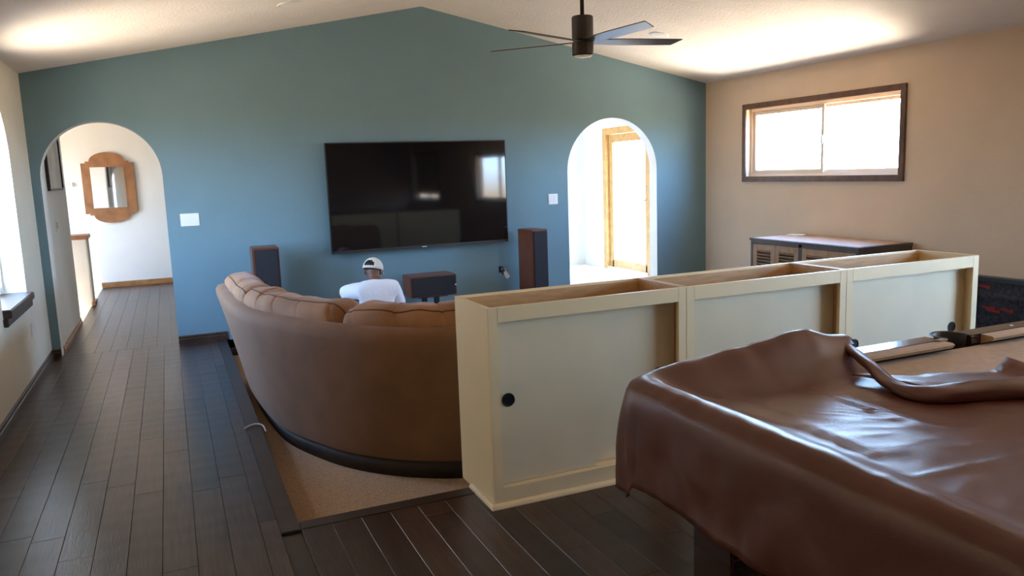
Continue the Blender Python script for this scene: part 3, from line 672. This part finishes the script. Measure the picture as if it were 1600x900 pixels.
def cov_top(x, y, d):
    z = TZ+.012+.012*sstep(.0, .03, d)-.052*sstep(.07, .26, d)
    z += .010*noise.noise(Vector((x*2.2, y*2.2, 1)))*sstep(.12, .4, d)
    z += .018*math.exp(-((d-.05)/.05)**2)                                         # slack over the rail
    # far rail: bunched up towards the fold
    far = math.exp(-((CY1-.075-y)/.075)**2)
    tent = sstep(1.25, 2.02, x)*.55+.45*max(0, 1-abs(x-2.02)/.55) if x < 2.02 else max(0, 1-(x-2.02)/.26)
    z += far*.072*tent+.012*far*noise.noise(Vector((x*7, 3, y*2)))
    # creases from folding: shallow ridges along and across
    for cx_, amp, wd in ((1.54, .006, .010), (1.81, .006, .010)): z += amp*math.exp(-((x-cx_-.012*math.sin(y*5))/wd)**2)*sstep(.15, .3, d)
    for cy_, amp, wd in ((1.18, .004, .010),): z += amp*math.exp(-((y-cy_-.05*math.sin(x*1.7))/wd)**2)*sstep(.15, .3, d)
    z += .004*noise.noise(Vector((x*9, y*5, 4)))+.003*(1-abs(noise.noise(Vector((x*7+y*5, y*11-x*4, 2)))))**3
    return z
bm = bmesh.new(); rings = []
SK = [(-.0, .0), (.008, -.018), (.012, -.045)]+[(.013+.012*k/12, -.045-.225*k/12) for k in range(1, 13)]
for dd, dz in SK[::-1]:                                  # skirt, bottom up
    row = []; base_ring = ring_pts(-dd)
    nn = len(base_ring)
    for k, (x, y) in enumerate(base_ring):
        q = -dz/.27; th = k/nn*2*PI
        cxm, cym = (CX0+CX1)/2, (CY0+CY1)/2
        ox = (-1 if x < CX0+CRN else 1 if x > CX1-CRN else 0); oy = (-1 if y < CY0+CRN else 1 if y > CY1-CRN else 0)
        nv = Vector((ox, oy)); nv = nv.normalized() if nv.length else nv
        s = x*1.0+y*1.0
        wav = (.024*noise.noise(Vector((x*3.1, y*3.1, 7)))+.018*noise.noise(Vector((x*8, y*8, q*2)))+.006*noise.noise(Vector((x*18, y*18, q*5))))*q
        if ox and oy: wav += .012*math.sin(q*PI)+.016*math.sin(((k % 252) if k < 240 else k)*1.35)*q*(.4+.6*q); 
        hem = (.045*noise.noise(Vector((x*2.3, y*2.3, 11)))-(.04 if ox and oy else 0))*q
        row.append(bm.verts.new((x+nv.x*wav, y+nv.y*wav, cov_top(x, y, 0)+dz*1.08+hem)))
    rings.append(row)
for d in [.01, .02, .035, .05, .07, .09, .11, .13, .15, .17, .19, .21, .235, .26]+[.29+.03*k for k in range(18)]:
    rings.append([bm.verts.new((x, y, cov_top(x, y, d))) for x, y in ring_pts(d)])
n = len(rings[0])
def uncovered(v): return v.co.x > 2.0+(v.co.y-1.62)*.45 and v.co.y > fold_line(v.co.x)
for i in range(len(rings)-1):
    for k in range(n):
        q = (rings[i][k], rings[i][(k+1) % n], rings[i+1][(k+1) % n], rings[i+1][k])
        if all(uncovered(v) for v in q): continue
        bm.faces.new(q)
last = rings[-1]; keep = [v for v in last]
bm.faces.new([v for v in last])
bmesh.ops.delete(bm, geom=[v for v in bm.verts if not v.link_faces], context='VERTS')
bmesh.ops.triangulate(bm, faces=[f for f in bm.faces if len(f.verts) > 4])
cov = thing('table_cover', 'brown vinyl cover draped over the pool table and folded back', 'cover', (2.0, 1.3, .45))
cvo = obj('drape', bm, 'vinyl', cov, smooth=True)
md = cvo.modifiers.new('thickness', 'SOLIDIFY'); md.thickness = .003; md.offset = 1
# rolled-back fold and the loose flap beside it
line = catmull([(2.19, 2.13, .838), (2.16, 2.02, .838), (2.09, 1.86, .822), (2.02, 1.71, .80), (2.04, 1.60, .793), (2.18, 1.545, .796), (2.42, 1.452, .80), (2.75, 1.32, .80), (3.3, 1.10, .80), (4.1, .78, .83)], 12)
bm = bmesh.new(); R = []; m_ = 16
for i, p in enumerate(line):
    a = Vector(line[min(i+1, len(line)-1)])-Vector(line[max(0, i-1)]); a.z = 0; a.normalize(); nr = Vector((-a.y, a.x, 0))
    w_ = .020+.030*sstep(20, 60, i); h_ = .016+.016*sstep(30, 65, i); ring = []
    for k in range(m_):
        th = 2*PI*k/m_; wob = 1+.25*noise.noise(Vector((i*.12, math.cos(th)*1.5, math.sin(th)*1.5)))
        ring.append(bm.verts.new(Vector(p)+nr*(math.cos(th)*w_*wob)+Vector((0, 0, math.sin(th)*h_*wob))))
    R.append(ring)
for i in range(len(R)-1):
    for k in range(m_): bm.faces.new((R[i][k], R[i][(k+1) % m_], R[i+1][(k+1) % m_], R[i+1][k]))
bm.faces.new(R[0][::-1]); bm.faces.new(R[-1]); obj('rolled_fold', bm, 'vinyl', cov, smooth=True)
bm = bmesh.new(); R = []
for i in range(60):
    t_ = i/59; x = 2.03+1.5*t_; yl = fold_line(x)-.01; row = []
    wdt = .10+.24*sstep(.02, .22, t_)+.03*math.sin(t_*17)-.10*sstep(.36, .39, t_)+.08*sstep(.42, .6, t_)
    for j in range(10):
        s = j/9; y = yl+s*wdt+.18*(1-sstep(0, .15, t_))*s
        z = .774+.022*(1-s)+.012*abs(noise.noise(Vector((x*3+s*2, s*7, 5))))+.045*math.exp(-((x-2.565)/.035)**2)*s**2+.02*(1-sstep(0, .2, t_))
        row.append(bm.verts.new((x, y, max(z, .768))))
    R.append(row)
for i in range(59):
    for j in range(9): bm.faces.new((R[i][j], R[i+1][j], R[i+1][j+1], R[i][j+1]))
fl = obj('loose_flap', bm, 'vinyl', cov, smooth=True); md = fl.modifiers.new('thickness', 'SOLIDIFY'); md.thickness = .004

# ------------------------------------------------------------------ hallway things
pw = thing('pony_wall', 'short white half wall with a wooden cap at the stair head', 'half wall', (-1.2, 11.3, 0))
obj('body', box(-1.9, -.985, 11.15, 11.46, -1.39, .845), 'white_wall', pw); obj('shaded_end_face', box(-.985, -.972, 11.16, 11.45, .0, .845), 'cream_wall', pw)  # end face in a darker cream, its shade put into the colour
obj('cap', box(-1.93, -.95, 11.12, 11.49, .845, .90), 'copper_wood', pw, bevel=.008); obj('shoe', box(-.99, -.95, 11.13, 11.48, .0005, .05), 'copper_wood', pw, bevel=.005)
mr_ = thing('wall_mirror', 'copper toned wooden mirror with arched top and bottom in the hallway', 'mirror', (-.755, 13.03, 1.47))
cx, hz0, hz1, hw = -.757, 1.10, 1.83, .345
outl = [(cx-hw, hz0), (cx-hw+.06, hz0), (cx-hw+.06, hz0-.025), (cx-.235, hz0-.025)] + \
       [(cx+.235*math.cos(a_), hz0-.025+.12*math.sin(a_)) for a_ in [PI+PI*k/16 for k in range(1, 16)]] + \
       [(cx+.235, hz0-.025), (cx+hw-.06, hz0-.025), (cx+hw-.06, hz0), (cx+hw, hz0), (cx+hw, hz1), (cx+hw-.06, hz1), (cx+hw-.06, hz1+.025), (cx+.235, hz1+.025)] + \
       [(cx+.235*math.cos(a_), hz1+.025+.13*math.sin(a_)) for a_ in [PI*k/16 for k in range(1, 16)]] + \
       [(cx-.235, hz1+.025), (cx-hw+.06, hz1+.025), (cx-hw+.06, hz1), (cx-hw, hz1)]
bm, *_ = prism(outl, 13.005, 13.0395, 'y'); obj('frame', tri(bm), 'copper_wood', mr_)
picture_frame(cx-.245, cx+.225, 12.998, 13.006, 1.165, 1.785, .014, 'inner_lip', 'copper_wood', mr_, 'y', bevel=.002)
obj('mirror_glass', box(cx-.232, cx+.212, 13.0015, 13.0055, 1.178, 1.772), 'mirror', mr_)
pf = thing('picture_frame', 'black framed picture on the hallway wall inside the left arch', 'picture', (-.985, 8.7, 1.7))
picture_frame(-.9895, -.962, 8.30, 9.32, 1.47, 1.99, .022, 'frame_bar', 'black_plastic', pf); obj('print', box(-.9895, -.975, 8.32, 9.30, 1.49, 1.97), 'picture', pf)
hs = thing('light_switch', 'small switch on the hallway wall below the framed picture', 'switch', (-.99, 8.62, 1.14)); obj('plate', box(-.9895, -.983, 8.56, 8.68, 1.08, 1.20), 'white_plastic', hs, bevel=.002); obj('rocker', box(-.984, -.977, 8.595, 8.645, 1.11, 1.17), 'metal', hs, bevel=.002)
th = thing('thermostat', 'small white box on the far hallway wall left of the mirror', 'thermostat', (-1.28, 13.03, 1.53)); obj('case', box(-1.345, -1.225, 13.01, 13.0395, 1.50, 1.565), 'white_plastic', th, bevel=.006); obj('display', box(-1.315, -1.255, 13.0085, 13.0105, 1.525, 1.55), 'picture', th)
# small things on floors
bm = bmesh.new(); bmesh.ops.create_uvsphere(bm, u_segments=20, v_segments=12, radius=1)
for v in bm.verts: v.co = Vector((5.63+v.co.x*.085*(1-.2*v.co.y), 10.27+v.co.y*.06, max(.0005, .03+v.co.z*.045)))
tag(obj('floor_bundle', bm, 'white_plastic', smooth=True), 'small pale bundle on the bright floor beyond the right arch', 'bundle')
tag(obj('cable_end', tube(catmull([(.305, 4.885, .006), (.34, 4.925, .010), (.38, 4.93, .012), (.415, 4.89, .008), (.425, 4.84, -.02)], 8), .006, 8), 'cord', smooth=True), 'short pale cable end lying on the floorboards beside the sofa', 'cable')

# ------------------------------------------------------------------ person kneeling at the wall, seen from behind
def skin_mesh(name, nodes, edges, m, parent, sub=2):
    me = bpy.data.meshes.new(name); me.from_pydata([n_[0] for n_ in nodes], edges, []); o = bpy.data.objects.new(name, me); C.objects.link(o)
    o.modifiers.new('skin', 'SKIN'); s_ = o.modifiers.new('sub', 'SUBSURF'); s_.levels = sub; s_.render_levels = sub
    for i, n_ in enumerate(nodes):
        r_ = n_[1] if isinstance(n_[1], tuple) else (n_[1], n_[1]); me.skin_vertices[0].data[i].radius = r_; me.skin_vertices[0].data[i].use_root = (i == 0)
    dg = bpy.context.evaluated_depsgraph_get(); nm = bpy.data.meshes.new_from_object(o.evaluated_get(dg)); bpy.data.objects.remove(o)
    for p_ in nm.polygons: p_.use_smooth = True
    nm.materials.clear(); nm.materials.append(MATS[m])
    o = bpy.data.objects.new(name, nm); C.objects.link(o); adopt(o, parent); return o
HX, HY = 1.70, 7.02
pe = thing('person', 'person in white t-shirt and pale cap kneeling below the television', 'person', (HX, HY, PZ))
LSh, RSh = (HX-.165, 7.09, .475), (HX+.165, 7.09, .465)
LE, RE = (HX-.30, 7.25, .43), (HX+.245, 7.20, .245)
LH, RH = (HX-.14, 7.47, .36), (HX+.18, 7.42, .20)
N_ = [((HX, HY, .06), (.15, .12)), ((HX, HY+.03, .22), (.135, .10)), ((HX, HY+.06, .36), (.15, .105)), ((HX, HY+.085, .47), (.12, .085)), ((HX, HY+.11, .535), .066), ((HX, HY+.14, .565), .064), ((HX, HY+.16, .605), (.072, .08)), ((HX, HY+.172, .65), (.074, .088)), ((HX, HY+.165, .70), (.045, .055)),
      (LSh, .058), (LE, .042), (LH, .028), (RSh, .058), (RE, .042), (RH, .028),
      ((HX-.11, HY+.03, .02), .085), ((HX-.15, HY+.36, -.085), .062), ((HX-.12, HY+.02, -.115), .048), ((HX-.11, HY-.10, -.125), .038),
      ((HX+.11, HY+.03, .02), .085), ((HX+.15, HY+.36, -.085), .062), ((HX+.12, HY+.02, -.115), .048), ((HX+.11, HY-.10, -.125), .038)]
E_ = [(0, 1), (1, 2), (2, 3), (3, 4), (4, 5), (5, 6), (6, 7), (7, 8), (3, 9), (9, 10), (10, 11), (3, 12), (12, 13), (13, 14), (0, 15), (15, 16), (16, 17), (17, 18), (0, 19), (19, 20), (20, 21), (21, 22)]
for hi, sgn in ((11, 1), (14, -1)):
    p = Vector(N_[hi][0]); fwd = Vector((.35*sgn, .9, -.25)).normalized(); sd = fwd.cross(Vector((0, 0, 1))).normalized()
    pi_ = len(N_); N_.append((tuple(p+fwd*.05), (.034, .020))); E_.append((hi, pi_))
    for q, (off, ln) in enumerate(((-.030, .062), (-.010, .072), (.011, .068), (.030, .052))):
        a_ = p+fwd*.085+sd*off; i1 = len(N_); N_.append((tuple(a_), .0095)); E_.append((pi_, i1))
        N_.append((tuple(a_+fwd*ln*.55+Vector((0, 0, -.008))), .0085)); E_.append((i1, i1+1))
        N_.append((tuple(a_+fwd*ln+Vector((0, 0, -.026))), .0075)); E_.append((i1+1, i1+2))
    i1 = len(N_); s2 = sd*sgn; N_.append((tuple(p+fwd*.04+s2*.042+Vector((0, 0, -.008))), .011)); E_.append((pi_, i1)); N_.append((tuple(p+fwd*.08+s2*.058+Vector((0, 0, -.018))), .009)); E_.append((i1, i1+1))
skin_mesh('body', N_, E_, 'skin', pe)
TS = [((HX, HY-.005, .04), (.185, .14)), ((HX, HY+.02, .20), (.172, .125)), ((HX, HY+.05, .35), (.185, .130)), ((HX, HY+.075, .455), (.150, .108)), ((HX, HY+.10, .545), (.082, .072)),
      ((LSh[0]+.01, LSh[1], LSh[2]), .085), ((LSh[0]*.45+LE[0]*.55, LSh[1]*.45+LE[1]*.55, LSh[2]*.45+LE[2]*.55), .080), ((LE[0]*.92+LSh[0]*.08, LE[1]*.92+LSh[1]*.08, LE[2]*.92+LSh[2]*.08), .078),
      ((RSh[0]-.01, RSh[1], RSh[2]), .085), ((RSh[0]*.5+RE[0]*.5, RSh[1]*.5+RE[1]*.5, RSh[2]*.5+RE[2]*.5), .078), ((RE[0]*.9+RSh[0]*.1, RE[1]*.9+RSh[1]*.1, RE[2]*.9+RSh[2]*.1), .076)]
sh = skin_mesh('shirt', TS, [(0, 1), (1, 2), (2, 3), (3, 4), (3, 5), (5, 6), (6, 7), (3, 8), (8, 9), (9, 10)], 'shirt', pe)
for v in sh.data.vertices:
    c_ = v.co; v.co += v.normal*(.007*noise.noise(c_*9)+.004*noise.noise(c_*22)) if hasattr(v, 'normal') else Vector()
TR = [((HX, HY+.0, .045), (.175, .135)), ((HX-.11, HY+.05, .02), .10), ((HX-.15, HY+.37, -.085), .075), ((HX-.12, HY+.02, -.112), .056), ((HX+.11, HY+.05, .02), .10), ((HX+.15, HY+.37, -.085), .075), ((HX+.12, HY+.02, -.112), .056)]
skin_mesh('trousers', TR, [(0, 1), (1, 2), (2, 3), (0, 4), (4, 5), (5, 6)], 'denim', pe)
for s in (-1, 1):
    bm = bmesh.new(); bmesh.ops.create_uvsphere(bm, u_segments=16, v_segments=10, radius=1)
    for v in bm.verts: v.co = Vector((HX+s*.11+v.co.x*.045, HY-.15+v.co.y*.11, max(PZ+.001, -.125+v.co.z*.045)))
    obj('shoe', bm, 'black_plastic', pe, smooth=True)
# cap: crown with rear opening, band, strap and brim
HC = Vector((HX, HY+.168, .640)); MC = Matrix.Translation(HC) @ Matrix.Rotation(math.radians(-14), 4, 'X') @ Matrix.Rotation(math.radians(12), 4, 'Y') @ Matrix.Rotation(math.radians(-38), 4, 'Z')
bm = bmesh.new(); nu, nv_ = 32, 9; G = []
for j in range(nv_+1):
    el = PI/2*j/nv_; G.append([bm.verts.new((.094*math.cos(el*.98)*math.sin(2*PI*k/nu), .106*math.cos(el*.98)*math.cos(2*PI*k/nu), -.002+.116*math.sin(el)**.9)) for k in range(nu)])
for j in range(nv_):
    for k in range(nu):
        kb = abs(((k+.5)/nu)-.5)*nu          # distance from the back seam (k = nu/2 looks to -y)
        if 1 <= j <= 2 and kb < 3 or (j == 3 and kb < 1.9): continue
        bm.faces.new((G[j][k], G[j][(k+1) % nu], G[j+1][(k+1) % nu], G[j+1][k]))
bm.faces.new(G[-1]); bmesh.ops.transform(bm, matrix=MC, verts=bm.verts[:])
cp = obj('cap', bm, 'cap', pe, smooth=True); md = cp.modifiers.new('thickness', 'SOLIDIFY'); md.thickness = .003
bm = bmesh.new(); br = [[bm.verts.new(MC @ Vector(((.082+.0*s)*math.sin(a_)*(1+.06*s), .092*math.cos(a_)+.075*s*math.cos(a_)**.7, .006-.012*s-.03*s*math.sin(a_)**2))) for s in (0, .35, .7, 1)] for a_ in [(-1.2+2.4*k/20) for k in range(21)]]
for i in range(20):
    for j in range(3): bm.faces.new((br[i][j], br[i+1][j], br[i+1][j+1], br[i][j+1]))
bo = obj('brim', bm, 'cap', pe, smooth=True); md = bo.modifiers.new('thickness', 'SOLIDIFY'); md.thickness = .004
bm = bmesh.new(); bmesh.ops.create_uvsphere(bm, u_segments=20, v_segments=12, radius=1)
for v in bm.verts: v.co = MC @ Vector((v.co.x*.084, v.co.y*.096, .012+v.co.z*(.085 if v.co.z > 0 else .035)))
obj('hair', bm, 'hair', pe, smooth=True)
for s in (-1, 1):
    bm = bmesh.new(); bmesh.ops.create_uvsphere(bm, u_segments=12, v_segments=8, radius=1)
    for v in bm.verts: v.co = MC @ Vector((s*.078+v.co.x*.010, .01+v.co.y*.018, -.022+v.co.z*.026))
    obj('ear', bm, 'skin', pe, smooth=True)
bm = bmesh.new(); bmesh.ops.create_cone(bm, cap_ends=True, segments=10, radius1=.017, radius2=.007, depth=.045, matrix=MC @ Matrix.Translation((0, .098, -.045)) @ Matrix.Rotation(math.radians(20), 4, 'X')); obj('nose', bm, 'skin', pe, smooth=True)
